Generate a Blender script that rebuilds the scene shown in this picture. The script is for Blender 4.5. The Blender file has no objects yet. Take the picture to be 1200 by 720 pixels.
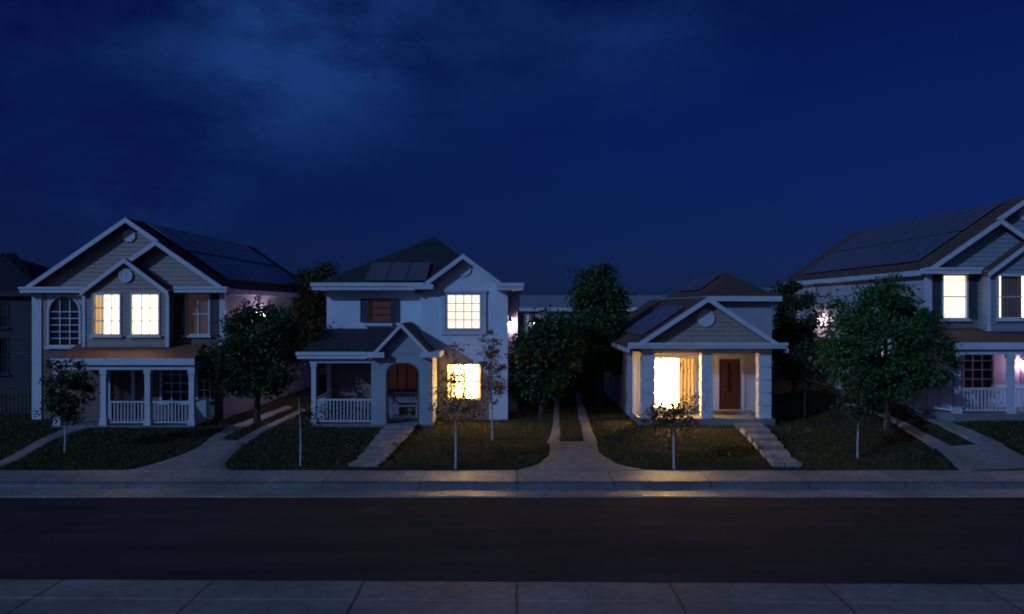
import bpy, bmesh, math, random
import numpy as np
from mathutils import Vector, noise as mnoise
R = math.radians
random.seed(7); rng = np.random.default_rng(7)
scene = bpy.context.scene
COL = scene.collection

# ------------------------------------------------------------------ terrain
CAM_Z = 5.0
def sm(t):
    t = max(0.0, min(1.0, t)); return t*t*(3-2*t)
def zg(X, D):
    if D < 14.0: return 0.10
    if D < 25.2: return -0.08
    t = min(1.0, max(0.0, (D-25.2)/6.3))
    z = 0.135 + 0.36*t
    z += 0.62*sm((X-11.5)/5.0)*sm((D-25.2)/5.5)
    return z
def G(px, py):
    """ground position (X, Y) seen at a spot measured in the photograph"""
    D = 27.0
    for _ in range(40):
        X = (px-600)*D/1000
        D = (CAM_Z-zg(X, D))*1000/(py-360.0)*0.5 + D*0.5
    return (px-600)*D/1000, D

# ------------------------------------------------------------------ materials
def nodes_of(name):
    m = bpy.data.materials.new(name); m.use_nodes = True
    nt = m.node_tree; bs = nt.nodes['Principled BSDF']
    return m, nt, bs
def N(nt, t, **kw):
    n = nt.nodes.new(t)
    for k, v in kw.items(): setattr(n, k, v)
    return n
def L(nt, a, b): nt.links.new(a, b)
def mixc(nt, fac, c1, c2, mode='MIX'):
    n = N(nt, 'ShaderNodeMix', data_type='RGBA', blend_type=mode)
    for s, v in ((n.inputs[0], fac), (n.inputs[6], c1), (n.inputs[7], c2)):
        if isinstance(v, (int, float)): s.default_value = v
        elif isinstance(v, tuple): s.default_value = (*v, 1)
        else: L(nt, v, s)
    return n.outputs[2]
def noise(nt, vec, scale, detail=4, rough=.6):
    n = N(nt, 'ShaderNodeTexNoise'); n.inputs['Scale'].default_value = scale
    n.inputs['Detail'].default_value = detail; n.inputs['Roughness'].default_value = rough
    if vec is not None: L(nt, vec, n.inputs['Vector'])
    return n.outputs['Fac']
def ramp(nt, fac, a, b, ca=(0,0,0), cb=(1,1,1)):
    r = N(nt, 'ShaderNodeValToRGB'); L(nt, fac, r.inputs[0])
    r.color_ramp.elements[0].position = a; r.color_ramp.elements[1].position = b
    r.color_ramp.elements[0].color = (*ca, 1); r.color_ramp.elements[1].color = (*cb, 1)
    return r.outputs[0]
def bump(nt, h, strength, dist, bs):
    b = N(nt, 'ShaderNodeBump'); b.inputs['Strength'].default_value = strength
    b.inputs['Distance'].default_value = dist; L(nt, h, b.inputs['Height']); L(nt, b.outputs[0], bs.inputs['Normal'])
def mul(c, k): return tuple(x*k for x in c)

def mat_plain(name, c, rough=.6, var=.25, scale=3.0, bmp=.15, spec=.4):
    m, nt, bs = nodes_of(name)
    tc = N(nt, 'ShaderNodeTexCoord')
    f = noise(nt, tc.outputs['Object'], scale, 6)
    f2 = noise(nt, tc.outputs['Object'], scale*14, 3)
    col = mixc(nt, ramp(nt, f, .3, .7), mul(c, 1-var), mul(c, 1+var*.6))
    L(nt, col, bs.inputs['Base Color'])
    bs.inputs['Roughness'].default_value = rough
    bs.inputs['Specular IOR Level'].default_value = spec
    bump(nt, f2, bmp, .01, bs)
    return m
def mat_brick(name, c1, c2, mortar, bw=.22, bh=.075, ms=.012, rough=.8, b=.5, offs=.5):
    m, nt, bs = nodes_of(name)
    uv = N(nt, 'ShaderNodeUVMap')
    t = N(nt, 'ShaderNodeTexBrick'); L(nt, uv.outputs[0], t.inputs['Vector'])
    t.offset = offs
    t.inputs['Color1'].default_value = (*c1, 1); t.inputs['Color2'].default_value = (*c2, 1)
    t.inputs['Mortar'].default_value = (*mortar, 1); t.inputs['Scale'].default_value = 1
    t.inputs['Mortar Size'].default_value = ms; t.inputs['Brick Width'].default_value = bw
    t.inputs['Row Height'].default_value = bh
    f = noise(nt, uv.outputs[0], 1.2, 6)
    col = mixc(nt, .55, t.outputs['Color'], ramp(nt, f, .25, .75, (.35,.35,.35), (1,1,1)), 'MULTIPLY')
    L(nt, col, bs.inputs['Base Color']); bs.inputs['Roughness'].default_value = rough
    inv = N(nt, 'ShaderNodeMath', operation='SUBTRACT'); inv.inputs[0].default_value = 1
    L(nt, t.outputs['Fac'], inv.inputs[1])
    bump(nt, inv.outputs[0], b, .01, bs)
    return m
def mat_emit(name, c, s, base=(.6,.5,.4), folds=0.0):
    m, nt, bs = nodes_of(name)
    bs.inputs['Base Color'].default_value = (*base, 1)
    bs.inputs['Emission Color'].default_value = (*c, 1)
    bs.inputs['Emission Strength'].default_value = s
    bs.inputs['Roughness'].default_value = .35
    if folds:
        uv = N(nt, 'ShaderNodeUVMap')
        w = N(nt, 'ShaderNodeTexWave'); w.inputs['Scale'].default_value = 2.2
        w.inputs['Distortion'].default_value = 3; w.inputs['Detail'].default_value = 2
        L(nt, uv.outputs[0], w.inputs['Vector'])
        mr = N(nt, 'ShaderNodeMapRange'); mr.inputs[3].default_value = s*(1-folds); mr.inputs[4].default_value = s
        L(nt, w.outputs['Fac'], mr.inputs[0]); L(nt, mr.outputs[0], bs.inputs['Emission Strength'])
    return m
def mat_leaf(name, dark, light, trans=.25, nscale=.9):
    m, nt, bs = nodes_of(name)
    tc = N(nt, 'ShaderNodeTexCoord')
    f = noise(nt, tc.outputs['Object'], nscale, 4)
    f2 = noise(nt, tc.outputs['Object'], 9, 2)
    c = mixc(nt, ramp(nt, f, .35, .65), dark, light)
    c = mixc(nt, ramp(nt, f2, .3, .7), mixc(nt, .0, mul(light, .6), dark), c)
    L(nt, c, bs.inputs['Base Color']); bs.inputs['Roughness'].default_value = .55
    tr = N(nt, 'ShaderNodeBsdfTranslucent'); L(nt, c, tr.inputs[0])
    mx = N(nt, 'ShaderNodeMixShader'); mx.inputs[0].default_value = trans
    L(nt, bs.outputs[0], mx.inputs[1]); L(nt, tr.outputs[0], mx.inputs[2])
    L(nt, mx.outputs[0], nt.nodes['Material Output'].inputs[0])
    return m
def mat_concrete(name, c, jx, jo, jw=.025, rough=.55, skew=0.0):
    m, nt, bs = nodes_of(name)
    geo = N(nt, 'ShaderNodeNewGeometry')
    f = noise(nt, geo.outputs['Position'], .55, 8, .65)
    f2 = noise(nt, geo.outputs['Position'], 5, 6, .7)
    f3 = noise(nt, geo.outputs['Position'], 60, 3)
    col = mixc(nt, ramp(nt, f, .3, .72), mul(c, .45), mul(c, 1.4))
    col = mixc(nt, ramp(nt, f2, .35, .75), col, mul(c, .55))
    # weathered blotches
    h = f3
    if jx:
        sx = N(nt, 'ShaderNodeSeparateXYZ'); L(nt, geo.outputs['Position'], sx.inputs[0])
        a = N(nt, 'ShaderNodeMath', operation='ADD'); L(nt, sx.outputs[0], a.inputs[0]); a.inputs[1].default_value = 600*jx-jo
        w = noise(nt, geo.outputs['Position'], 2.5, 3)
        wa = N(nt, 'ShaderNodeMath', operation='MULTIPLY_ADD'); L(nt, w, wa.inputs[0]); wa.inputs[1].default_value = .05; L(nt, a.outputs[0], wa.inputs[2])
        md = N(nt, 'ShaderNodeMath', operation='MODULO'); L(nt, wa.outputs[0], md.inputs[0]); md.inputs[1].default_value = jx
        lt = N(nt, 'ShaderNodeMath', operation='LESS_THAN'); L(nt, md.outputs[0], lt.inputs[0]); lt.inputs[1].default_value = jw
        col = mixc(nt, lt.outputs[0], col, mul(c, .18))
        sb = N(nt, 'ShaderNodeMath', operation='MULTIPLY_ADD'); L(nt, lt.outputs[0], sb.inputs[0]); sb.inputs[1].default_value = -2; L(nt, f3, sb.inputs[2])
        h = sb.outputs[0]
    L(nt, col, bs.inputs['Base Color'])
    rr = N(nt, 'ShaderNodeMapRange'); L(nt, f2, rr.inputs[0]); rr.inputs[3].default_value = rough-.15; rr.inputs[4].default_value = rough+.2
    L(nt, rr.outputs[0], bs.inputs['Roughness'])
    bump(nt, h, .35, .01, bs)
    return m

M = {}
M['trim'] = mat_plain('white_trim_paint', (.54,.55,.57), .5, .12, 1.5, .05)
M['siding'] = mat_plain('grey_siding_paint', (.34,.255,.205), .6, .12, 1.2, .1)
M['siding_blue'] = mat_plain('slate_siding_paint', (.24,.27,.30), .6, .12, 1.2, .1)
M['beige'] = mat_plain('beige_siding_paint', (.44,.41,.42), .65, .12, 1.0, .1)
M['stucco_white'] = mat_plain('pale_stucco', (.60,.63,.69), .8, .10, .8, .5)
M['stucco_grey'] = mat_plain('grey_stucco', (.33,.345,.37), .85, .12, .8, .5)
M['brick'] = mat_brick('brown_brick', (.28,.12,.078), (.19,.085,.058), (.22,.18,.155))
M['brick_dim'] = mat_brick('mauve_brick', (.33,.20,.18), (.25,.155,.14), (.3,.25,.23))
M['shingle'] = mat_brick('charcoal_shingle', (.05,.044,.046), (.03,.027,.03), (.012,.011,.011), .33, .14, .012, .85, .6)
M['shingle_brown'] = mat_brick('brown_shingle', (.175,.09,.065), (.12,.065,.05), (.02,.014,.012), .33, .14, .012, .85, .6)
M['tile'] = mat_brick('terracotta_shingle', (.42,.16,.085), (.33,.12,.065), (.10,.04,.025), .3, .11, .014, .7, .6)
M['door'] = mat_plain('red_brown_door', (.085,.034,.026), .4, .25, 4, .1)
M['shutter'] = mat_plain('dark_shutter_paint', (.055,.06,.07), .5, .2, 4, .1)
M['shutter_brown'] = mat_plain('brown_shutter_paint', (.09,.05,.04), .5, .2, 4, .1)
M['metal'] = mat_plain('dark_lamp_metal', (.04,.04,.045), .35, .1, 5, .02)
M['white_wood'] = mat_plain('white_bench_paint', (.3,.3,.3), .5, .15, 3, .1)
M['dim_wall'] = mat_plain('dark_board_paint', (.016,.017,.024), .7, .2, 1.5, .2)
M['fence'] = mat_plain('weathered_fence_board', (.05,.043,.04), .8, .35, 2, .3)
M['bark'] = mat_plain('dark_bark', (.055,.042,.034), .9, .4, 6, .8)
M['bark_pale'] = mat_plain('whitewashed_bark', (.42,.42,.42), .85, .3, 8, .5)
M['panel_frame'] = mat_plain('panel_frame_metal', (.13,.13,.16), .35, .1, 3, .02)
M['dirt'] = mat_plain('foundation_concrete', (.2,.19,.18), .9, .25, 2, .4)

def mk_glass():
    m, nt, bs = nodes_of('dark_window_glass')
    tc = N(nt, 'ShaderNodeTexCoord'); f = noise(nt, tc.outputs['Object'], .7, 2)
    L(nt, mixc(nt, f, (.012,.012,.016), (.03,.026,.03)), bs.inputs['Base Color'])
    bs.inputs['Roughness'].default_value = .08; bs.inputs['Specular IOR Level'].default_value = .5
    return m
M['glass'] = mk_glass()
def mk_panel():
    m, nt, bs = nodes_of('solar_cell')
    uv = N(nt, 'ShaderNodeUVMap')
    t = N(nt, 'ShaderNodeTexBrick'); L(nt, uv.outputs[0], t.inputs['Vector']); t.offset = 0
    t.inputs['Color1'].default_value = (.115,.11,.13,1); t.inputs['Color2'].default_value = (.125,.118,.14,1)
    t.inputs['Mortar'].default_value = (.13,.13,.155,1); t.inputs['Scale'].default_value = 1
    t.inputs['Mortar Size'].default_value = .006; t.inputs['Brick Width'].default_value = .165; t.inputs['Row Height'].default_value = .165
    L(nt, t.outputs['Color'], bs.inputs['Base Color']); bs.inputs['Roughness'].default_value = .35
    bs.inputs['Coat Weight'].default_value = .4; bs.inputs['Coat Roughness'].default_value = .06
    return m
M['panel'] = mk_panel()
M['lit_cream'] = mat_emit('lit_cream_window', (1,.75,.40), 4.4, folds=.4)
M['lit_warm'] = mat_emit('lit_warm_window', (1,.56,.17), 80.0, folds=.955)
M['lit_soft'] = mat_emit('lit_soft_window', (1,.78,.56), 1.5, folds=.15)
M['dim_brown'] = mat_emit('dim_brown_blind', (1,.45,.32), .022, base=(.20,.11,.08))
M['dim_red'] = mat_emit('dim_red_blind', (1,.32,.22), .012, base=(.13,.055,.045))
M['bulb_violet'] = mat_emit('violet_lamp_glass', (1,.60,.95), 300.0)
M['bulb_side'] = mat_emit('lavender_lamp_glass', (1,.68,1.0), 760.0)
M['bulb_far'] = mat_emit('far_lamp_glass', (1,.78,.9), 120.0)
M['bulb_white'] = mat_emit('pinkish_lamp_glass', (1,.72,.85), 380.0)
M['bulb_porch'] = mat_emit('porch_lamp_glass', (1,.52,.92), 60.0)
M['bulb_warm'] = mat_emit('warm_lamp_glass', (1,.55,.25), 22.0)
def mk_curtain():
    m = bpy.data.materials.new('tan_curtain_cloth'); m.use_nodes = True; nt = m.node_tree
    bs = nt.nodes['Principled BSDF']; bs.inputs['Base Color'].default_value = (.45,.33,.22,1); bs.inputs['Roughness'].default_value = .9
    tc = N(nt, 'ShaderNodeTexCoord'); f = noise(nt, tc.outputs['Object'], 5, 3)
    tr = N(nt, 'ShaderNodeBsdfTranslucent'); L(nt, mixc(nt, f, (.2,.165,.12), (.3,.25,.18)), tr.inputs[0])
    mx = N(nt, 'ShaderNodeMixShader'); mx.inputs[0].default_value = .6
    L(nt, bs.outputs[0], mx.inputs[1]); L(nt, tr.outputs[0], mx.inputs[2])
    L(nt, mx.outputs[0], nt.nodes['Material Output'].inputs[0])
    return m
M['curtain'] = mk_curtain()
def mk_thick():
    m = bpy.data.materials.new('lined_curtain_cloth'); m.use_nodes = True; nt = m.node_tree
    bs = nt.nodes['Principled BSDF']; bs.inputs['Base Color'].default_value = (.40,.31,.23,1); bs.inputs['Roughness'].default_value = .9
    tc = N(nt, 'ShaderNodeTexCoord'); f = noise(nt, tc.outputs['Object'], 5, 3)
    tr = N(nt, 'ShaderNodeBsdfTranslucent'); L(nt, mixc(nt, f, (.016,.0135,.0105), (.036,.030,.023)), tr.inputs[0])
    mx = N(nt, 'ShaderNodeMixShader'); mx.inputs[0].default_value = .6
    L(nt, bs.outputs[0], mx.inputs[1]); L(nt, tr.outputs[0], mx.inputs[2]); L(nt, mx.outputs[0], nt.nodes['Material Output'].inputs[0])
    return m
M['lined_curtain'] = mk_thick()
M['shade'] = mat_plain('brown_window_shade', (.17,.105,.085), .9, .15, 3, .1)
M['leaf'] = mat_leaf('deep_green_leaf', (.026,.060,.017), (.056,.125,.034))
M['leaf_dark'] = mat_leaf('dark_leaf', (.024,.042,.012), (.045,.078,.022))
M['leaf_bright'] = mat_leaf('fresh_green_leaf', (.027,.080,.018), (.062,.165,.038))
M['leaf_brown'] = mat_leaf('brownish_leaf', (.07,.045,.026), (.17,.105,.06), .5)
M['walk'] = mat_concrete('sidewalk_concrete', (.36,.31,.285), 2.69, 0.15, .035, .56)
M['near_walk'] = mat_concrete('near_pavement_concrete', (.25,.23,.215), 2.69, 0.08, .045, .6)
M['drive'] = mat_concrete('driveway_concrete', (.31,.27,.25), 0, 0, 0, .65)
M['kerb'] = mat_concrete('kerb_concrete', (.15,.145,.145), 2.69, 0.15, .03, .6)
M['gutter'] = mat_concrete('gutter_concrete', (.33,.29,.265), 2.69, 0.15, .02, .5)

def mk_asphalt():
    m, nt, bs = nodes_of('asphalt')
    geo = N(nt, 'ShaderNodeNewGeometry')
    mp = N(nt, 'ShaderNodeMapping'); mp.inputs['Scale'].default_value = (.12, 1.1, 1); L(nt, geo.outputs['Position'], mp.inputs[0])
    f = noise(nt, mp.outputs[0], 1.0, 7, .65); f2 = noise(nt, geo.outputs['Position'], 45, 3)
    f3 = noise(nt, geo.outputs['Position'], .5, 6)
    c = mixc(nt, ramp(nt, f, .3, .7), (.054,.038,.036), (.096,.070,.066))
    c = mixc(nt, ramp(nt, f3, .4, .8), c, (.054,.038,.036))
    c = mixc(nt, .5, c, ramp(nt, f2, .2, .8, (.45,.45,.45), (1,1,1)), 'MULTIPLY')
    L(nt, c, bs.inputs['Base Color']); bs.inputs['Roughness'].default_value = .95
    bs.inputs['Specular IOR Level'].default_value = .06
    bump(nt, f2, .6, .01, bs)
    return m
M['asphalt'] = mk_asphalt()
def mk_lawn():
    m, nt, bs = nodes_of('lawn_soil_and_grass')
    geo = N(nt, 'ShaderNodeNewGeometry')
    f = noise(nt, geo.outputs['Position'], .7, 6); f2 = noise(nt, geo.outputs['Position'], 14, 5)
    c = mixc(nt, ramp(nt, f, .3, .7), (.034,.040,.012), (.062,.056,.018))
    c = mixc(nt, ramp(nt, f2, .3, .75), c, (.014,.02,.01))
    L(nt, c, bs.inputs['Base Color']); bs.inputs['Roughness'].default_value = .95; bs.inputs['Specular IOR Level'].default_value = .1
    bump(nt, f2, 1, .05, bs)
    return m
M['lawn'] = mk_lawn()
M['grass'] = mat_leaf('grass_blade', (.042,.050,.014), (.098,.084,.024), .3, .8)

# ------------------------------------------------------------------ mesh builder
class CTX: off = (0,0,0); mir = 1
class MB:
    def __init__(s): s.v = []; s.f = []; s.m = []
    def add(s, vs, fs, mi=0):
        b = len(s.v)
        for p in vs: s.v.append((CTX.mir*(p[0]-CTX.off[0]), p[1]-CTX.off[1], p[2]-CTX.off[2]))
        for f in fs: s.f.append([b+i for i in f]); s.m.append(mi)
    def box(s, x0, x1, y0, y1, z0, z1, mi=0):
        if x0 > x1: x0, x1 = x1, x0
        if y0 > y1: y0, y1 = y1, y0
        if z0 > z1: z0, z1 = z1, z0
        s.add([(x0,y0,z0),(x1,y0,z0),(x1,y1,z0),(x0,y1,z0),(x0,y0,z1),(x1,y0,z1),(x1,y1,z1),(x0,y1,z1)],
              [(3,2,1,0),(4,5,6,7),(0,1,5,4),(1,2,6,5),(2,3,7,6),(3,0,4,7)], mi)
        return s
    def quad(s, a, b, c, d, mi=0): s.add([a,b,c,d], [(0,1,2,3)], mi); return s
    def slab(s, pts, t, mi=0):
        n = len(pts)
        vs = list(pts)+[(p[0],p[1],p[2]-t) for p in pts]
        s.add(vs, [tuple(range(n)), tuple(range(2*n-1, n-1, -1))]+[(i,(i+1)%n,n+(i+1)%n,n+i) for i in range(n)], mi); return s
    def prism_xz(s, poly, y0, y1, mi=0):
        n = len(poly)
        vs = [(x,y0,z) for x,z in poly]+[(x,y1,z) for x,z in poly]
        s.add(vs, [tuple(range(n)), tuple(range(2*n-1,n-1,-1))]+[(i,(i+1)%n,n+(i+1)%n,n+i) for i in range(n)], mi); return s
    def prism_yz(s, poly, x0, x1, mi=0):
        n = len(poly)
        vs = [(x0,y,z) for y,z in poly]+[(x1,y,z) for y,z in poly]
        s.add(vs, [tuple(range(n)), tuple(range(2*n-1,n-1,-1))]+[(i,(i+1)%n,n+(i+1)%n,n+i) for i in range(n)], mi); return s
    def rake(s, x1, z1, x2, z2, y0, y1, h): return s.prism_xz([(x1,z1),(x2,z2),(x2,z2-h),(x1,z1-h)], y0, y1)
    def tube(s, pts, rad, n=8, mi=0):
        ring = []
        vs = []; fs = []
        for i, p in enumerate(pts):
            p = Vector(p)
            d = (Vector(pts[min(i+1,len(pts)-1)])-Vector(pts[max(i-1,0)])).normalized()
            u = d.orthogonal().normalized() if i == 0 else (u - d*u.dot(d)).normalized()
            w = d.cross(u)
            for k in range(n):
                a = 2*math.pi*k/n
                vs.append(tuple(p+(u*math.cos(a)+w*math.sin(a))*rad[i]))
        for i in range(len(pts)-1):
            for k in range(n):
                fs.append((i*n+k, i*n+(k+1)%n, (i+1)*n+(k+1)%n, (i+1)*n+k))
        fs.append(tuple(range(n-1,-1,-1))); fs.append(tuple(range((len(pts)-1)*n, len(pts)*n)))
        s.add(vs, fs, mi); return s
    def sphere(s, c, r, n=10, mi=0):
        vs = []; fs = []
        for i in range(n+1):
            t = math.pi*i/n
            for k in range(n*2):
                a = math.pi*k/n
                vs.append((c[0]+r*math.sin(t)*math.cos(a), c[1]+r*math.sin(t)*math.sin(a), c[2]+r*math.cos(t)))
        m = n*2
        for i in range(n):
            for k in range(m): fs.append((i*m+k, (i+1)*m+k, (i+1)*m+(k+1)%m, i*m+(k+1)%m))
        s.add(vs, fs, mi); return s
    def build(s, name, mats, parent=None, recalc=True):
        me = bpy.data.meshes.new(name); me.from_pydata(s.v, [], s.f)
        mats = mats if isinstance(mats, (list, tuple)) else [mats]
        for m in mats: me.materials.append(m)
        me.polygons.foreach_set('material_index', s.m)
        if recalc:
            bm = bmesh.new(); bm.from_mesh(me); bmesh.ops.recalc_face_normals(bm, faces=bm.faces); bm.to_mesh(me); bm.free()
        uvl = me.uv_layers.new(name='UVMap'); buf = np.zeros(len(me.loops)*2, 'f')
        for p in me.polygons:
            n = p.normal
            u = Vector((-n.y, n.x, 0))
            if u.length < .05: u = Vector((1,0,0)); v = Vector((0,1,0))
            else:
                u.normalize(); v = n.cross(u)
            for li in p.loop_indices:
                c = me.vertices[me.loops[li].vertex_index].co
                buf[li*2] = c.dot(u); buf[li*2+1] = c.dot(v)
        uvl.data.foreach_set('uv', buf)
        o = bpy.data.objects.new(name, me); COL.objects.link(o)
        if parent: o.parent = parent
        return o
def thing(name, loc, label, cat, group=None):
    o = bpy.data.objects.new(name, None); o.location = loc; o.empty_display_size = .3
    COL.objects.link(o); o['label'] = label; o['category'] = cat
    if group: o['group'] = group
    return o
def structure(o, kind='structure'): o['kind'] = kind; return o

# walls -------------------------------------------------------------
def f_front(y): return lambda a, off, z: (a, y-off, z)
def f_side(x, sgn): return lambda a, off, z: (x+sgn*off, a, z)
def siding(mb, x0, x1, z0, z1, fm, openings=(), step=.17, proud=.026):
    xl = x0 if callable(x0) else (lambda z: x0)
    xr = x1 if callable(x1) else (lambda z: x1)
    cuts = {z0, z1}; k = math.floor(z0/step)*step
    while k < z1:
        if k > z0: cuts.add(k)
        k += step
    for (_, _, oz0, oz1) in openings:
        for c in (oz0, oz1):
            if z0 < c < z1: cuts.add(c)
    cs = sorted(cuts)
    for a, b in zip(cs, cs[1:]):
        if b-a < 1e-5: continue
        base = math.floor((a+1e-6)/step)*step
        oa = proud*(1-(a-base)/step); ob = proud*(1-(b-base)/step)
        mid = (a+b)/2
        iv = [(0.0, 1.0)]; L0, R0, L1, R1 = xl(a), xr(a), xl(b), xr(b)
        if R0-L0 < .01: continue
        if R1 < L1: R1 = L1 = (R1+L1)/2
        blocks = sorted((ox0, ox1) for (ox0, ox1, oz0, oz1) in openings if oz0 < mid < oz1)
        segs = []; cur = None
        if blocks:
            edges = [L0]+[e for bl in blocks for e in bl]+[R0]
            for i in range(0, len(edges), 2):
                if edges[i+1]-edges[i] > 1e-4: segs.append((edges[i], edges[i+1], edges[i] if i else L1, edges[i+1] if i+2 < len(edges) else R1))
        else: segs = [(L0, R0, L1, R1)]
        for (p, q, r, t) in segs:
            mb.quad(fm(p,oa,a), fm(q,oa,a), fm(t,ob,b), fm(r,ob,b))
            if abs(a-base) < 1e-5 or a == z0: mb.quad(fm(p,0,a), fm(q,0,a), fm(q,oa,a), fm(p,oa,a))
def flat(mb, x0, x1, z0, z1, fm, openings=()):
    xs = sorted({x0, x1} | {c for o in openings for c in o[:2] if x0 < c < x1})
    zs = sorted({z0, z1} | {c for o in openings for c in o[2:] if z0 < c < z1})
    for a, b in zip(xs, xs[1:]):
        for c, d in zip(zs, zs[1:]):
            mx, mz = (a+b)/2, (c+d)/2
            if any(o[0] < mx < o[1] and o[2] < mz < o[3] for o in openings): continue
            mb.quad(fm(a,0,c), fm(b,0,c), fm(b,0,d), fm(a,0,d))

def window(parent, x0, x1, z0, z1, y, pane, cols=2, rows=2, case=.09, sill=True, bar=.022, curtain=None, cmat='curtain', frame='trim', arch=0.0, label=None, curt_full=False):
    """opening in a wall at depth y facing the street; casing stands proud, the pane sits back"""
    m = MB(); yf, yb = y-.05, y+.13
    if arch:
        zs = z1-arch; xc = (x0+x1)/2; rx = (x1-x0)/2; n = 14
        inner = [(xc+rx*math.cos(math.pi*i/n), zs+arch*math.sin(math.pi*i/n)) for i in range(n+1)]
        outer = [(xc+(rx+case)*math.cos(math.pi*i/n), zs+(arch+case)*math.sin(math.pi*i/n)) for i in range(n+1)]
        for i in range(n): m.prism_xz([inner[i], outer[i], outer[i+1], inner[i+1]], yf, yb)
        # spandrels close the square opening around the arch
        for sx, ex in ((range(0, n//2), x1+case+.001), (range(n//2, n), x0-case-.001)):
            for i in sx: m.prism_xz([outer[i], (ex, outer[i][1]), (ex, outer[i+1][1]), outer[i+1]], y-.004, y+.02)
        m.box(x0-case, x0, yf, yb, z0, zs); m.box(x1, x1+case, yf, yb, z0, zs); m.box(x0-case, x1+case, yf, yb, z0-case, z0)
        top = zs
    else:
        m.box(x0-case, x0, yf, yb, z0-case, z1+case); m.box(x1, x1+case, yf, yb, z0-case, z1+case)
        m.box(x0, x1, yf, yb, z0-case, z0); m.box(x0, x1, yf, yb, z1, z1+case*1.2)
        top = z1
    for i in range(1, cols):
        x = x0+(x1-x0)*i/cols; zt = top
        if arch: zt = (z1-arch)+arch*math.sqrt(max(0, 1-((x-(x0+x1)/2)/((x1-x0)/2))**2))
        m.box(x-bar, x+bar, y+.03, y+.068, z0, zt)
    for j in range(1, rows+(1 if arch else 0)):
        z = z0+(top-z0)*j/rows; m.box(x0, x1, y+.024, y+.066, z-bar, z+bar)
    w = m.build('window', M[frame], parent)
    if label: w['label'] = label
    p = MB()
    if arch:
        n = 14; xc = (x0+x1)/2; rx = (x1-x0)/2
        p.prism_xz([(x0,z0),(x1,z0)]+[(xc+rx*math.cos(math.pi*i/n), z1-arch+arch*math.sin(math.pi*i/n)) for i in range(n+1)], y+.085, y+.1)
    else: p.box(x0, x1, y+.085, y+.1, z0, z1)
    p.build('pane', M[pane], w)
    if curtain:
        for (c0, c1) in curtain:
            c = MB(); n = max(6, int((c1-c0)/.04))
            for i in range(n):
                a = c0+(c1-c0)*i/n; b = c0+(c1-c0)*(i+1)/n
                ya = y+.074+.006*math.sin(i*1.9); yb_ = y+.074+.006*math.sin((i+1)*1.9)
                c.quad((a,ya,z0),(b,yb_,z0),(b,yb_,z1),(a,ya,z1))
            c.build('curtain', M[cmat], w, recalc=False)
    if sill: MB().box(x0-case-.06, x1+case+.06, y-.13, y-.052, z0-case-.07, z0-case+.015).build('sill', M[frame], w)
    return w
def shutter(parent, x0, x1, z0, z1, y, mat='shutter'):
    m = MB(); b = .04
    m.box(x0, x0+b, y-.05, y-.004, z0, z1); m.box(x1-b, x1, y-.05, y-.004, z0, z1)
    m.box(x0+b, x1-b, y-.05, y-.004, z0, z0+b); m.box(x0+b, x1-b, y-.05, y-.004, z1-b, z1); m.box(x0+b, x1-b, y-.05, y-.004, (z0+z1)/2-b/2, (z0+z1)/2+b/2)
    z = z0+b
    while z < z1-b-.06:
        m.prism_yz([(y-.045,z),(y-.04,z),(y-.012,z+.06),(y-.017,z+.06)], x0+b, x1-b); z += .07
    m.box(x0+b, x1-b, y-.011, y-.003, z0+b, z1-b)
    return m.build('shutter', M[mat], parent)
def door(parent, x0, x1, z0, z1, y, mat='door', glass=True):
    m = MB(); c = .14
    m.box(x0-c, x0, y-.06, y+.12, z0, z1+c); m.box(x1, x1+c, y-.06, y+.12, z0, z1+c); m.box(x0, x1, y-.06, y+.12, z1, z1+c)
    m.box(x0-c, x1+c, y-.1, y-.061, z1+c*.3, z1+c+.05)
    d = MB(); w = x1-x0
    d.box(x0+.005, x1-.005, y+.05, y+.1, z0+.01, z1-.005)
    for (a, b, e, f) in ((.12,.36,.08,.4),(.64,.88,.08,.4),(.12,.36,.46,.92),(.64,.88,.46,.92)):
        d.box(x0+w*a, x0+w*b, y+.035, y+.049, z0+(z1-z0)*e, z0+(z1-z0)*f)
    dd = d.build('door', M[mat], parent)
    m.build('door_frame', M['trim'], dd)
    if glass: MB().box(x0+w*.42, x0+w*.58, y+.04, y+.049, z0+(z1-z0)*.35, z0+(z1-z0)*.92).build('pane', M['glass'], dd)
    MB().sphere((x0+.08, y+.02, z0+1.0), .035, 6).build('handle', M['panel_frame'], dd)
    return dd
def post(parent, x, y, z0, z1, w=.2, mat='trim', name='porch_post'):
    m = MB(); h = w/2
    m.box(x-h, x+h, y-h, y+h, z0+.22, z1-.16)
    m.box(x-h*1.35, x+h*1.35, y-h*1.35, y+h*1.35, z0, z0+.22)
    m.box(x-h*1.3, x+h*1.3, y-h*1.3, y+h*1.3, z1-.16, z1)
    m.box(x-h*1.15, x+h*1.15, y-h*1.15, y+h*1.15, z1-.3, z1-.25)
    return m.build(name, M[mat], parent)
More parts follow.
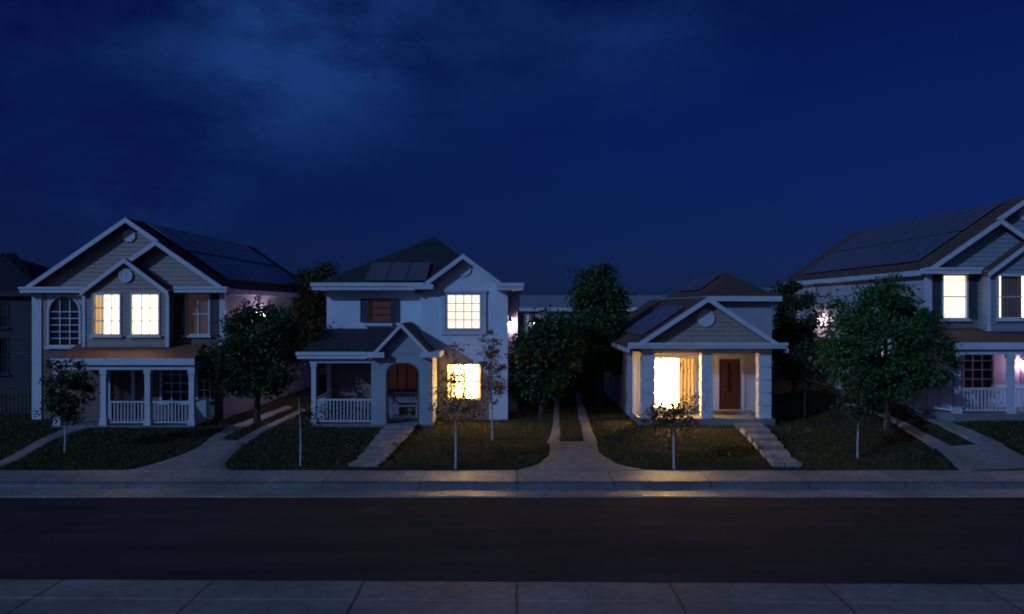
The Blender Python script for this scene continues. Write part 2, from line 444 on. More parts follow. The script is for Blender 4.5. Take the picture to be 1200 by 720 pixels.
def railing(parent, p, q, z0, z1, mat='trim', step=.125, dz=0.0, hb=.019):
    m = MB(); p = Vector((p[0],p[1],0)); q = Vector((q[0],q[1],0)); d = q-p; ln = d.length; d.normalize(); w = Vector((-d.y,d.x,0))
    def bar(a, b, hw, za, zb):
        A = p+d*a; B = p+d*b
        vs = []
        for (pt, t) in ((A,a/ln),(B,b/ln)):
            o = dz*t
            for sx in (-1,1):
                e = pt+w*hw*sx
                vs += [(e.x,e.y,za+o),(e.x,e.y,zb+o)]
        m.add(vs, [(0,2,3,1),(4,5,7,6),(0,1,5,4),(2,6,7,3),(1,3,7,5),(0,4,6,2)])
    bar(0, ln, .035, z1-.06, z1); bar(0, ln, .025, z0+.08, z0+.13)
    n = int(ln/step)
    for i in range(1, n):
        a = ln*i/n; bar(a-hb, a+hb, hb, z0+.13, z1-.06)
    return m.build('railing', M[mat], parent)
def vent(parent, x, z, y, r, n, mat='trim'):
    m = MB()
    ring = lambda rr: [(x+rr*math.cos(2*math.pi*(i+.5)/n), z+rr*math.sin(2*math.pi*(i+.5)/n)) for i in range(n)]
    a, b = ring(r), ring(r*.8)
    for i in range(n): m.prism_xz([b[i], a[i], a[(i+1)%n], b[(i+1)%n]], y-.06, y-.01)
    m.prism_xz(b, y-.045, y-.012)
    k = -.6
    while k < .65:
        hw = r*.8*math.sqrt(1-k*k)*.95
        m.prism_yz([(y-.058,z+k*r*.8-.02),(y-.052,z+k*r*.8-.02),(y-.046,z+k*r*.8+.02),(y-.05,z+k*r*.8+.02)], x-hw, x+hw); k += .3
    return m.build('gable_vent', M[mat], parent)
def spoke_vent(parent, x, z, y, r, mat='trim'):
    m = MB(); n = 24
    ring = lambda rr: [(x+rr*math.cos(2*math.pi*i/n), z+rr*math.sin(2*math.pi*i/n)) for i in range(n)]
    a, b = ring(r), ring(r*.78)
    for i in range(n): m.prism_xz([b[i], a[i], a[(i+1)%n], b[(i+1)%n]], y-.06, y-.01)
    m.prism_xz(b, y-.045, y-.012)
    m.box(x-.018, x+.018, y-.06, y-.046, z-r*.78, z+r*.78); m.box(x-r*.78, x-.019, y-.059, y-.0465, z-.018, z+.018); m.box(x+.019, x+r*.78, y-.059, y-.0465, z-.018, z+.018)
    return m.build('gable_vent', M[mat], parent)
def solar(parent, o, u, v, w, h):
    """one module: corner o, along-slope unit vectors u (width) and v (height)"""
    o, u, v = Vector(o), Vector(u).normalized(), Vector(v).normalized(); n = u.cross(v)
    if n.z < 0: n = -n
    m = MB(); t = .045; lift = .07
    P = lambda a, b, c: tuple(o+u*a+v*b+n*c)
    def bx(a0, a1, b0, b1, c0, c1, mi):
        m.add([P(a0,b0,c0),P(a1,b0,c0),P(a1,b1,c0),P(a0,b1,c0),P(a0,b0,c1),P(a1,b0,c1),P(a1,b1,c1),P(a0,b1,c1)],
              [(3,2,1,0),(4,5,6,7),(0,1,5,4),(1,2,6,5),(2,3,7,6),(3,0,4,7)], mi)
    f = .03
    bx(f, w-f, f, h-f, lift, lift+t*.8, 0)
    bx(0, f, 0, h, lift, lift+t, 1); bx(w-f, w, 0, h, lift, lift+t, 1); bx(f, w-f, 0, f, lift, lift+t, 1); bx(f, w-f, h-f, h, lift, lift+t, 1)
    for a in (w*.25, w*.75): bx(a-.02, a+.02, .1, h-.1, 0.0, lift, 1)
    return m.build('solar_panel', [M['panel'], M['panel_frame']], parent)
def wall_lamp(parent, x, y, z, d, bulb, r=.085):
    """lantern on a bracket; d = unit direction out of the wall"""
    m = MB(); cx, cy = x+d[0]*.2, y+d[1]*.2
    m.box(min(x, x+d[0]*.04)-.05*abs(d[1]), max(x, x+d[0]*.04)+.05*abs(d[1]), min(y, y+d[1]*.04)-.05*abs(d[0]), max(y, y+d[1]*.04)+.05*abs(d[0]), z-.02, z+.3)
    m.tube([(x,y,z+.24),(cx,cy,z+.27)], [.012,.012], 6)
    m.tube([(cx,cy,z+.15),(cx,cy,z+.2),(cx,cy,z+.27)], [.12,.1,.015], 8)
    m.tube([(cx,cy,z-.14),(cx,cy,z-.11)], [.06,.06], 8)
    for a in range(4):
        q = (cx+.085*math.cos(a*math.pi/2+.78), cy+.085*math.sin(a*math.pi/2+.78))
        m.tube([(q[0],q[1],z-.12),(q[0],q[1],z+.16)], [.007,.007], 4)
    l = m.build('wall_lamp', M['metal'], parent)
    MB().sphere((cx, cy, z+.01), r, 8).build('bulb', M[bulb], l)
    return l
def roof_gable(m, xc, zc, hw, slope, y0, y1, t=.16, xl=None):
    m.slab([(xc,y0,zc),(xc,y1,zc),(xc-hw,y1,zc-slope*hw),(xc-hw,y0,zc-slope*hw)], t)
    m.slab([(xc+hw,y0,zc-slope*hw),(xc+hw,y1,zc-slope*hw),(xc,y1,zc),(xc,y0,zc)], t)

# ------------------------------------------------------------------ HOUSE A (left house and its mirrored twin at right)
def house_a(loc, mir, label, twin):
    CTX.off = (0,0,0); CTX.mir = mir
    H = thing('house', loc, label, 'house')
    z0 = -.35
    EZ = 5.28           # eave height above the plot
    AP = 8.10; SL = .69; HW = 4.1; DEPTH = 16.8
    sid = M['siding_blue'] if twin else M['siding']
    # roofs
    r = MB()
    r.slab([(0,-.05,AP),(0,DEPTH,AP),(-HW,DEPTH,AP-SL*HW),(-HW,-.05,AP-SL*HW)], .14)
    r.slab([(HW,-.05,AP-SL*HW),(HW,DEPTH,AP-SL*HW),(0,DEPTH,AP),(0,-.05,AP)], .14)
    NX = 1.35; NZ = AP-SL*NX
    r.slab([(HW,-.42,AP-SL*HW),(HW,-.05,AP-SL*HW),(NX,-.05,NZ),(NX,-.42,NZ)], .14)
    r.slab([(NX,-.42,NZ),(NX,.33,NZ),(-1.45,.33,NZ-SL*(NX+1.45)),(-1.45,-.42,NZ-SL*(NX+1.45))], .14)
    BX, BZ, BS, BW = .27, 6.44, .75, 1.72
    r.slab([(BX,-.76,BZ),(BX,.30,BZ),(BX-BW,.30,BZ-BS*BW),(BX-BW,-.76,BZ-BS*BW)], .12)
    r.slab([(BX+BW,-.76,BZ-BS*BW),(BX+BW,.30,BZ-BS*BW),(BX,.30,BZ),(BX,-.76,BZ)], .12)
    roof = r.build('roof', M['shingle_brown'], H)
    # rake boards, returns, eave fascia
    t = MB(); h = .2
    t.rake(0, AP+.01, -HW-.02, AP-SL*(HW+.02)+.01, -.10, -.055, h)
    t.rake(0, AP+.01, NX-.02, NZ+.02, -.10, -.055, h)
    t.rake(NX, NZ+.01, HW+.02, AP-SL*(HW+.02)+.01, -.47, -.425, h); t.rake(NX, NZ+.01, -.6, NZ-SL*(NX+.6)+.01, -.47, -.425, h)
    t.rake(BX, BZ+.01, BX-BW, BZ-BS*BW+.01, -.81, -.765, .18); t.rake(BX, BZ+.01, BX+BW, BZ-BS*BW+.01, -.81, -.765, .18)
    t.build('rake_trim', M['trim'], roof)
    t = MB()
    t.box(-HW-.08, -1.62, -.13, .345, EZ-.16, EZ+.05); t.box(2.1, HW+.06, -.50, -.012, EZ-.16, EZ+.05)
    t.box(-HW-.12, -1.60, -.17, -.131, EZ-.02, EZ+.07); t.box(2.08, HW+.10, -.54, -.501, EZ-.02, EZ+.07)
    t.box(HW, HW+.05, .0, DEPTH, AP-SL*HW-.2, AP-SL*HW+.0); t.box(-HW-.05, -HW, .36, DEPTH, AP-SL*HW-.2, AP-SL*HW)
    t.build('cornice', M['trim'], H)
    s = MB()
    s.box(3.86, HW-.01, .02, DEPTH-.1, AP-SL*HW-.2, AP-SL*HW-.17); s.box(-HW+.01, -3.86, .37, DEPTH-.1, AP-SL*HW-.2, AP-SL*HW-.17)
    s.build('soffit', M['trim'], H)
    # gable walls with lap siding
    w = MB()
    siding(w, lambda z: max(-3.85, -(AP-.15-z)/SL), lambda z: min(1.4, (AP-.15-z)/SL), EZ+.03, AP-.2, f_front(.35))
    siding(w, lambda z: max(-1.4, NX-(NZ-.15-z)/SL), lambda z: min(3.85, NX+(NZ-.15-z)/SL), EZ+.03, NZ-.2, f_front(0))
    w.build('gable_wall', sid, H, recalc=False)
    # upper storey, left part with the arched window
    aw = (-3.25, -2.05, 3.02, 4.98)
    w = MB(); flat(w, -3.85, -1.4, 2.9, EZ, f_front(.35), [aw])
    w.quad((-1.4,.35,z0),(-1.4,0,z0),(-1.4,0,EZ+.05),(-1.4,.35,EZ+.05))
    w.build('wall', sid, H, recalc=False)
    window(H, *aw, .35, 'glass', 3, 5, .08, arch=.62, bar=.02, label='tall window with a round arched top')
    # upper storey right, window with shutters
    rw = (2.42, 3.28, 3.48, 5.06)
    w = MB(); flat(w, -1.4, 3.85, 2.9, EZ, f_front(0), [rw, (-1.2, 1.7, 3.2, 5.2)])
    w.build('wall', M['brick_dim'] if twin else M['brick'], H, recalc=False)
    window(H, *rw, 0, 'lit_soft' if twin else 'dim_brown', 1 if twin else 2, 2, .07, label='lit window' if twin else 'window with a brown blind')
    shutter(H, 3.38, 3.68, rw[2]-.05, rw[3]+.05, 0); shutter(H, 2.03, 2.33, rw[2]-.05, rw[3]+.05, 0, 'shutter' if twin else 'shutter_brown')
    # ground storey
    dr = (-.62, .22, .12, 2.2); w1 = (1.43, 2.50, .82, 2.2); w2 = (2.86, 3.32, .85, 2.0)
    w = MB(); flat(w, -3.85, -1.4, z0, 2.9, f_front(.35)); flat(w, -1.4, 3.85, z0, 2.9, f_front(0), [dr, w1] + ([] if twin else [w2]))
    w.build('wall', M['stucco_white'] if twin else M['brick'], H, recalc=False)
    door(H, *dr, 0); window(H, *w1, 0, 'glass', 3, 4, .08)
    if not twin: window(H, *w2, 0, 'glass', 2, 3, .06)
    # side and back walls
    w = MB(); siding(w, 0, DEPTH-.3, z0, EZ+.05, f_side(3.85, 1)); siding(w, .35, DEPTH-.3, z0, EZ+.05, f_side(-3.85, -1))
    w.add([(-3.85,DEPTH-.3,z0),(3.85,DEPTH-.3,z0),(3.85,DEPTH-.3,EZ),(0,DEPTH-.3,AP-.1),(-3.85,DEPTH-.3,EZ)], [(0,1,2,3,4)])
    w.build('wall', M['beige'], H, recalc=False)
    # corner boards
    c = MB(); c.box(-3.93, -3.55, .30, .349, z0, EZ-.161); c.box(-3.93, -3.851, .35, .55, z0, EZ-.161); c.build('corner_board', M['trim'], H)
    c = MB(); c.box(3.72, 3.93, -.05, -.001, 2.2, EZ-.161); c.box(3.877, 3.93, 0, .16, 2.2, EZ-.161); c.build('corner_board', M['trim'], H)
    # projecting middle bay
    y = -.58; b0, b1 = -1.43, 1.93
    o1 = (-.98, .0, 3.50, 5.02); o2 = (.50, 1.52, 3.50, 5.02)
    w = MB(); zt = 5.25
    siding(w, b0, b1, 2.98, zt, f_front(y), [o1, o2])
    siding(w, lambda z: max(b0, BX-(BZ-.14-z)/BS), lambda z: min(b1, BX+(BZ-.14-z)/BS), zt, BZ-.2, f_front(y))
    siding(w, y, 0, 2.98, zt, f_side(b0, -1)); siding(w, y, 0, 2.98, zt, f_side(b1, 1))
    w.quad((b0,y,2.98),(b1,y,2.98),(b1,0,2.98),(b0,0,2.98))
    bay = w.build('bay', sid, H, recalc=False)
    for xx in (b0, b1-.09):
        MB().box(xx-.02, xx+.11, y-.05, y-.027, 2.98, 5.2).build('corner_board', M['trim'], bay)
    if twin:
        window(bay, *o1, y, 'dim_brown', 1, 2, .08, label='window with a brown shade'); window(bay, *o2, y, 'lit_cream', 1, 2, .08, curtain=[(.62, 1.40)], cmat='shade', label='lit window mostly covered by a brown shade')
    else:
        window(bay, *o1, y, 'lit_cream', 3, 3, .08, curtain=[(-.98,-.66)], bar=.02, label='lit window with a tan curtain'); window(bay, *o2, y, 'lit_cream', 3, 3, .08, bar=.02, label='brightly lit window')
    vent(H, -.02 if not twin else 0, 7.42, .33, .27, 8); spoke_vent(bay, BX, 5.78, y-.03, .27)
    # porch
    px0, px1, py = -1.80, (3.95 if twin else 3.5), -2.05
    r = MB(); ty = -.015
    r.slab([(px0,py-.1,2.62),(px1,py-.1,2.62),(px1-.4,ty,3.08),(px0-.1,ty,3.08)], .1)
    r.prism_yz([(py,2.5),(ty,2.5),(ty,2.95)], px0+.04, px0+.1); r.prism_yz([(py,2.5),(ty,2.5),(ty,2.95)], px1-.42, px1-.36)
    r.build('porch_roof', M['shingle_brown'] if twin else M['tile'], H)
    b = MB(); b.box(px0-.04, px1+.04, py-.16, py-.101, 2.39, 2.63); b.box(px0+.02, px1-.02, py-.0, py+.2, 2.2, 2.38)
    b.box(px0, px0+.06, py-.1, -.02, 2.39, 2.52); b.box(px1-.06, px1, py-.1, -.02, 2.39, 2.52); b.box(px0+.061, px1-.061, py-.1, -.02, 2.385, 2.42)
    b.box(px0+.02, px0+.2, py+.2, -.02, 2.2, 2.38); b.box(px1-.2, px1-.02, py+.2, -.02, 2.2, 2.38)
    b.build('porch_beam', M['trim'], H)
    MB().box(px0-.02, px1+.02, py-.1, -.002, z0, .12).build('porch_floor', M['dirt'], H)
    PX = [-1.66, .07, 1.9, 3.80] if twin else [-1.66, .07, 1.72, 3.37]
    for k, x in enumerate(PX): post(H, x, py+.08, .12, 2.2, .2)
    MB().box(-.98, -.80, -.12, -.002, .12, 2.2).build('pilaster', M['trim'], H)
    railing(H, (PX[1]+.12, py+.08), (PX[2]-.12, py+.08), .12, 1.02); railing(H, (PX[2]+.12, py+.08), (PX[3]-.12, py+.08), .12, 1.02)
    railing(H, (PX[3], py+.2), (PX[3], -.05), .12, 1.02)
    MB().box(-1.5, -.05, py-.42, py-.101, z0, -.06).build('step', M['dirt'], H)
    if twin:
        railing(H, (3.93, py+.10), (4.62, -.55), .12, 1.02, step=.11, hb=.013); post(H, 4.66, -.48, z0, 1.1, .1, name='railing_post')
        MB().slab([(3.972,py-.06,.115),(4.75,-.6,.115),(4.75,-.2,.115),(3.972,-.2,.115)], .45).build('porch_landing', M['dirt'], H)
    # solar panels on the inner slope, two rows
    dv = Vector((-1, 0, SL)).normalized()
    ncol = 8; pw = 1.62
    for row, s0 in enumerate((.62, 2.72)):
        for k in range(ncol):
            ox = HW - s0*abs(dv.x); oz = AP-SL*HW + s0*dv.z
            solar(H, (ox, 1.3+k*(pw+.03), oz), (0,1,0), dv, pw, 1.98)
    return H

H1 = house_a((-15.37, 34.0, .45), 1, 'two-storey house at far left with terracotta porch roof, arched window and two bright gable windows', False)
CTX.mir = 1; CTX.off = (0,0,0)
wall_lamp(H1, 3.88, 4.8, 4.2, (1,0), 'bulb_side')
H4 = house_a((19.55, 32.2, 1.12), -1, 'slate-grey two-storey house cut by the right edge of the photo, pink-lit porch', True)
CTX.mir = -1
wall_lamp(H4, 3.88, 11.0, 3.2, (1,0), 'bulb_white')
wall_lamp(H4, .30, -.01, 1.72, (0,-1), 'bulb_porch', .11)
wall_lamp(H4, 3.88, 4.2, 1.9, (1,0), 'bulb_porch', .06)
# pale side rail running back from the twin's porch corner
CTX.mir = 1

# ------------------------------------------------------------------ HOUSE B (white house with arch porch)
RB = (-4.0, 34.0, .45)
H2 = thing('house', RB, 'white two-storey house with arched porch gable, pyramid roof and two lit windows', 'house')
CTX.off = RB; zb = .1
# main pyramid roof
r = MB(); ex0, ex1, ey0, ey1, ez = -7.98, -.62, 34.4, 46.4, 5.93
ap1, ap2 = (-3.6, 39.9, 8.28), (-3.6, 41.2, 8.28)
c = [(ex0,ey0,ez),(ex1,ey0,ez),(ex1,ey1,ez),(ex0,ey1,ez)]
r.add(c+[ap1,ap2], [(0,1,4),(1,2,5,4),(2,3,5),(3,0,4,5),(3,2,1,0)])
r.slab([(-1.4,36.6,6.12),(.46,36.6,5.95),(.46,46.4,5.95),(-1.4,46.4,6.12)], .1)
roof = r.build('roof', M['shingle'], H2)
gx, gz, gs = -1.93, 7.08, .74
r = MB(); roof_gable(r, gx, gz, 1.92, gs, 33.6, 37.6, .12); r.build('gable_roof', M['shingle'], H2)
t = MB(); t.rake(gx, gz+.01, gx-1.5, gz+.01-gs*1.5, 33.55, 33.595, .2); t.rake(gx, gz+.01, gx+1.5, gz+.01-gs*1.5, 33.55, 33.595, .2)
t.build('rake_trim', M['trim'], H2)
t = MB()
t.box(-8.05, -3.4, 34.3, 34.40, 5.68, 5.96); t.box(-8.1, -3.35, 34.25, 34.299, 5.83, 5.98); t.box(-8.05, -7.95, 34.40, 46.3, 5.70, 5.925); t.box(-8, .38, 34.41, 46.3, 5.70, 5.74)
t.box(-3.9, -3.1, 33.5, 34.29, 5.70, 5.9)
t.box(-.60, .44, 33.5, 34.39, 5.66, 5.92); t.box(-.63, .48, 33.46, 33.499, 5.80, 5.95); t.box(.40, .48, 34.40, 46.3, 5.70, 5.94)
t.build('cornice', M['trim'], H2)
bw1 = (-2.56, -1.29, 4.16, 5.47); bw2 = (-2.56, -1.26, 1.38, 2.70)
w = MB(); flat(w, -3.64, -.17, zb, 5.75, f_front(34), [bw1, bw2])
w.add([(-3.64,34,5.75),(-.17,34,5.75),(gx,34,gz-.1)], [(0,1,2)])
w.quad((-3.64,35,zb),(-3.64,34,zb),(-3.64,34,5.75),(-3.64,35,5.75)); w.quad((-.17,34,zb),(-.17,37,zb),(-.17,37,5.75),(-.17,34,5.75))
uw = (-5.86, -4.98, 4.42, 5.28)
pw = (-5.10, -3.92, 1.62, 2.88)
flat(w, -7.6, -3.64, 3.6, 5.8, f_front(35), [uw])
w.quad((-7.6,46,zb),(-7.6,35,zb),(-7.6,35,5.8),(-7.6,46,5.8))
w.quad((-.17,37,zb),(.22,37,zb),(.22,37,5.75),(-.17,37,5.75)); w.quad((.22,37,zb),(.22,46,zb),(.22,46,5.75),(.22,37,5.75)); w.quad((.22,46,zb),(-7.6,46,zb),(-7.6,46,5.75),(.22,46,5.75))
w.build('wall', M['stucco_white'], H2, recalc=False)
w = MB(); flat(w, -7.6, -3.64, zb, 3.6, f_front(35), [pw]); w.build('wall', M['brick_dim'], H2, recalc=False)
MB().box(.04, .24, 36.94, 36.999, zb, 5.66).build('corner_board', M['trim'], H2)
# raised panel frames round the bay windows
for o in (bw1,):
    m = MB(); a = .26
    m.box(o[0]-a, o[0]-.091, 33.93, 33.999, o[2]-a, o[3]+.16); m.box(o[1]+.091, o[1]+a, 33.93, 33.999, o[2]-a, o[3]+.16)
    m.box(o[0]-.09, o[1]+.09, 33.93, 33.999, o[2]-a, o[2]-.1); m.box(o[0]-a-.02, o[1]+a+.02, 33.90, 33.929, o[3]+.1, o[3]+.2)
    m.build('window_surround', M['trim'], H2)
window(H2, *bw1, 34, 'lit_soft', 4, 4, .08, sill=False, bar=.016, label='upper lit window of sixteen small panes')
window(H2, *bw2, 34, 'lit_warm', 2, 2, .07, bar=.03, curtain=[(-2.56,-2.36),(-1.42,-1.26)], label='brightest lit window, on the ground floor')
window(H2, *uw, 35, 'dim_red', 1, 3, .06, label='window with a red-brown blind', frame='shutter_brown')
MB().box(uw[0]-.2, uw[1]+.1, 34.82, 34.99, uw[2]-.2, uw[2]-.08).build('sill', M['trim'], H2)
shutter(H2, uw[0]-.36, uw[0]-.07, uw[2]-.04, uw[3]+.06, 35); shutter(H2, uw[1]+.07, uw[1]+.36, uw[2]-.04, uw[3]+.06, 35)
spoke_vent(H2, gx, 6.52, 34, .3, 'stucco_white')
# porch: arch wall, gable, shed roof
m = MB(); ax0, ax1, aw0, aw1 = -5.28, -2.98, -4.74, -3.49; zt, zs, wt = 2.92, 2.40, 3.25
m.box(ax0, aw0, 32, 32.3, zb, wt); m.box(aw1, ax1, 32, 32.3, zb, wt)
n = 16; cx, rx = (aw0+aw1)/2, (aw1-aw0)/2
pts = [(cx-rx*math.copysign(abs(math.cos(math.pi*i/n))**.75, math.cos(math.pi*i/n)), zs+(zt-zs)*math.sin(math.pi*i/n)**.75) for i in range(n+1)]
for i in range(n): m.prism_xz([pts[i], pts[i+1], (pts[i+1][0], wt), (pts[i][0], wt)], 32, 32.3)
pgx, pgz, pgs = -4.12, 4.40, 1.06
m.prism_xz([(ax0,wt),(ax1,wt),(pgx+1.02,pgz-.08-pgs*1.02),(pgx,pgz-.08),(pgx-1.02,pgz-.08-pgs*1.02)], 32, 32.3)
m.box(ax1-.25, ax1, 32.3, 34, zb, wt)
m.build('porch_wall', M['stucco_grey'], H2)
m = MB()
for i in range(n): m.prism_xz([pts[i], pts[i+1], (pts[i+1][0]*.94+cx*.06, pts[i+1][1]-.03), (pts[i][0]*.94+cx*.06, pts[i][1]-.03)], 31.985, 32.31)
m.box(aw0, aw0+.05, 31.985, 32.31, .62, zs); m.box(aw1-.05, aw1, 31.985, 32.31, .62, zs)
m.build('arch_lining', M['brick'], H2)
r = MB(); roof_gable(r, pgx, pgz, 1.12, pgs, 31.7, 34.95, .1); r.build('porch_gable_roof', M['shingle'], H2)
t = MB(); t.rake(pgx, pgz+.01, pgx-1.14, pgz+.01-pgs*1.14, 31.65, 31.695, .17); t.rake(pgx, pgz+.01, pgx+1.14, pgz+.01-pgs*1.14, 31.65, 31.695, .17)
t.box(ax0-.12, -4.74, 31.62, 31.995, 3.12, 3.32); t.box(-3.42, ax1+.28, 31.62, 31.995, 3.12, 3.32); t.box(ax1+.001, ax1+.28, 31.996, 33.98, 3.12, 3.32)
t.build('rake_trim', M['trim'], H2)
r = MB(); r.slab([(-7.98,31.9,3.28),(pgx-.9,31.9,3.28),(pgx-.0,34.99,4.12),(-7.75,34.99,4.12)], .1)
r.prism_yz([(32.05,3.16),(34.98,3.16),(34.98,4.0)], -7.68, -7.6); r.build('porch_roof', M['shingle'], H2)
b = MB(); b.box(-8.02, -5.41, 31.82, 31.899, 3.07, 3.30); b.box(-8.06, -5.45, 31.78, 31.819, 3.2, 3.33); b.box(-7.98, -7.9, 31.9, 34.9, 3.07, 3.17); b.box(-7.6, -5.285, 32.02, 32.2, 2.9, 3.065); b.box(-7.6, -7.42, 32.2, 34.98, 2.9, 3.065)
b.box(-7.9, -5.29, 31.9, 34.98, 3.07, 3.1); b.box(-5.28,-3.0,32.31,34.98,3.26,3.28)
b.build('porch_beam', M['trim'], H2)
MB().box(-7.62, ax1+.0, 31.95, 34.99, zb, .60).build('porch_floor', M['dirt'], H2)
post(H2, -7.45, 32.12, .60, 2.9, .17); post(H2, -7.45, 34.8, .60, 2.9, .17)
railing(H2, (-7.35, 32.12), (-5.29, 32.12), .60, 1.54); railing(H2, (-7.45, 32.25), (-7.45, 34.7), .60, 1.54)
window(H2, *pw, 35, 'dim_red', 3, 1, .09, sill=False, frame='shutter_brown', label='wide window with brown wooden blind inside the arch')
sl = Vector((0, ap1[1]-ey0, ap1[2]-ez)).normalized()
for k in range(3): solar(H2, (-5.96+k*.84, 34.58, ez+(34.58-ey0)*sl.z/sl.y), (1,0,0), sl, .81, 2.0)
wall_lamp(H2, -.085, 37, 4.25, (0,-1), 'bulb_violet', .065)

CTX.off = (0,0,0)
# bench in the arch porch
bn = thing('bench', (-4.25, 34.3, .60), 'white slatted bench inside the arched porch of the white house', 'bench')
CTX.off = (-4.25, 34.3, .60)
m = MB()
for k in range(4): m.box(-4.85, -3.78, 34.05+k*.115, 34.15+k*.115, 1.02, 1.05)
m.build('seat', M['white_wood'], bn)
m = MB(); m.box(-4.85, -3.78, 34.53, 34.57, 1.50, 1.57); m.box(-4.85, -3.78, 34.53, 34.57, 1.14, 1.19)
for k in range(10): m.box(-4.80+k*.107, -4.74+k*.107, 34.54, 34.56, 1.19, 1.50)
m.build('backrest', M['white_wood'], bn)
for sx in (-4.85, -3.84):
    for yy in (34.06, 34.52): MB().box(sx, sx+.06, yy-.025, yy+.025, .60, 1.02 if yy < 34.3 else 1.5).build('leg', M['white_wood'], bn)
    MB().box(sx-.004, sx+.064, 34.03, 34.53, 1.24, 1.28).build('armrest', M['white_wood'], bn)

# ------------------------------------------------------------------ HOUSE C (bungalow with pillared porch)
RC = (7.41, 32.5, .45); CTX.off = RC
H3 = thing('house', RC, 'low gabled house with white pillars, red-brown front door and glowing porch window', 'house')
zb = .1; cx, az, sl, hw = 7.38, 5.385, .66, 2.98
r = MB(); roof_gable(r, cx, az, hw, sl, 32.1, 45.5, .13)
r.build('roof', M['shingle_brown'], H3)
t = MB(); t.rake(cx, az+.01, cx-2.62, az+.01-sl*2.62, 32.05, 32.095, .2); t.rake(cx, az+.01, cx+2.62, az+.01-sl*2.62, 32.05, 32.095, .2)
t.build('rake_trim', M['trim'], H3)
t = MB(); t.box(4.42, 10.34, 32.08, 32.49, 3.44, 3.63); t.box(4.38, 10.38, 32.04, 32.079, 3.54, 3.66)
t.box(4.36, 4.42, 32.08, 45.4, 3.28, 3.44); t.box(10.34, 10.40, 32.08, 45.4, 3.28, 3.44); t.box(4.43, 4.9, 32.5, 45.3, 3.30, 3.33)
t.build('cornice', M['trim'], H3)
w = MB(); siding(w, lambda z: cx-(az-.14-z)/sl, lambda z: cx+(az-.14-z)/sl, 3.6, az-.2, f_front(32.5)); w.build('gable_wall', M['siding'], H3, recalc=False)
vent(H3, 7.38, 4.58, 32.48, .33, 24)
PIL = ((4.94,5.46),(7.21,7.64),(9.39,9.88))
for (a, b) in PIL:
    m = MB(); z = .76
    while z < 3.25:
        m.box(a, b, 32.5, 32.9, z, min(3.25, z+.44)); z += .49
    m.box(a+.045, b-.045, 32.545, 32.855, .765, 3.24)
    m.build('pillar', M['trim'], H3)
m = MB(); m.box(4.92, 9.9, 32.48, 32.9, 3.25, 3.43); m.box(4.92, 5.1, 32.9, 34, 3.25, 3.43); m.box(9.72, 9.9, 32.9, 34, 3.25, 3.43); m.build('porch_beam', M['trim'], H3)
MB().box(5.1, 9.72, 32.9, 34, 3.40, 3.425).build('porch_ceiling', M['trim'], H3)
MB().box(4.84, 9.98, 32.35, 33.999, zb, .76).build('porch_floor', M['dirt'], H3)
MB().box(7.9, 9.5, 33.65, 33.98, .761, .9).build('step', M['dirt'], H3)
ow = (5.25, 7.30, .98, 2.95); od = (8.24, 9.11, .9, 2.93)
w = MB(); flat(w, 4.86, 9.9, zb, 3.43, f_front(34), [ow, od])
w.quad((4.86,45,zb),(4.86,34,zb),(4.86,34,3.43),(4.86,45,3.43)); w.quad((9.9,34,zb),(9.9,45,zb),(9.9,45,3.43),(9.9,34,3.43)); w.quad((9.9,45,zb),(4.86,45,zb),(4.86,45,3.43),(9.9,45,3.43))
w.quad((9.72,32.9,.76),(9.72,34,.76),(9.72,34,3.25),(9.72,32.9,3.25))
w.build('wall', M['beige'], H3, recalc=False)
MB().box(4.80, 4.97, 33.93, 33.999, .76, 3.25).build('pilaster', M['trim'], H3)
window(H3, *ow, 34, 'lit_warm', 3, 1, .09, bar=.02, curtain=[(6.66,7.30)], cmat='lined_curtain', label='wide glowing window with a tan curtain at its right')
door(H3, *od, 34)
m = MB(); m.tube([(7.4,33.3,3.40),(7.4,33.3,3.33)], [.1,.1], 12); lp = m.build('ceiling_lamp', M['metal'], H3)
MB().sphere((7.4,33.3,3.285), .06, 8).build('bulb', M['bulb_warm'], lp)
# upper rear body
u0, u1, uy0, uy1, uz = 8.3, 11.55, 36.7, 47.2, 5.42
r = MB(); xa = 9.92
r.add([(u0,uy0,uz),(u1,uy0,uz),(u1,uy1,uz),(u0,uy1,uz),(xa,39.6,6.60),(xa,44.6,6.60)], [(0,1,4),(1,2,5,4),(2,3,5),(3,0,4,5),(3,2,1,0)])
r.build('roof', M['shingle_brown'], H3)
t = MB(); t.box(u0-.05, u1+.05, uy0-.07, uy0-.001, uz-.17, uz+.05); t.box(u1+.0, u1+.06, uy0, uy1, uz-.17, uz+.03); t.box(u0-.06, u0, uy0, uy1, uz-.17, uz+.03); t.box(u0, u1, uy0, uy1, uz-.17, uz-.13); t.build('cornice', M['trim'], H3)
w = MB(); x0, x1, y0, y1 = 8.6, 11.3, 37.1, 46.9
w.quad((x0,y0,zb),(x1,y0,zb),(x1,y0,uz),(x0,y0,uz)); w.quad((x1,y0,zb),(x1,y1,zb),(x1,y1,uz),(x1,y0,uz)); w.quad((x1,y1,zb),(x0,y1,zb),(x0,y1,uz),(x1,y1,uz)); w.quad((x0,y1,zb),(x0,y0,zb),(x0,y0,uz),(x0,y1,uz))
w.build('wall', M['stucco_grey'], H3, recalc=False)
dv = Vector((1,0,sl)).normalized()
for k in range(5): solar(H3, (5.05, 33.0+k*1.02, az-sl*(cx-5.05)), (0,1,0), dv, .99, 2.0)
dv = Vector((xa-u0,0,6.60-uz)).normalized()
for k in range(3): solar(H3, (u0+.45, 39.7+k*1.62, uz+.45*dv.z/dv.x), (0,1,0), dv, 1.58, 1.25)

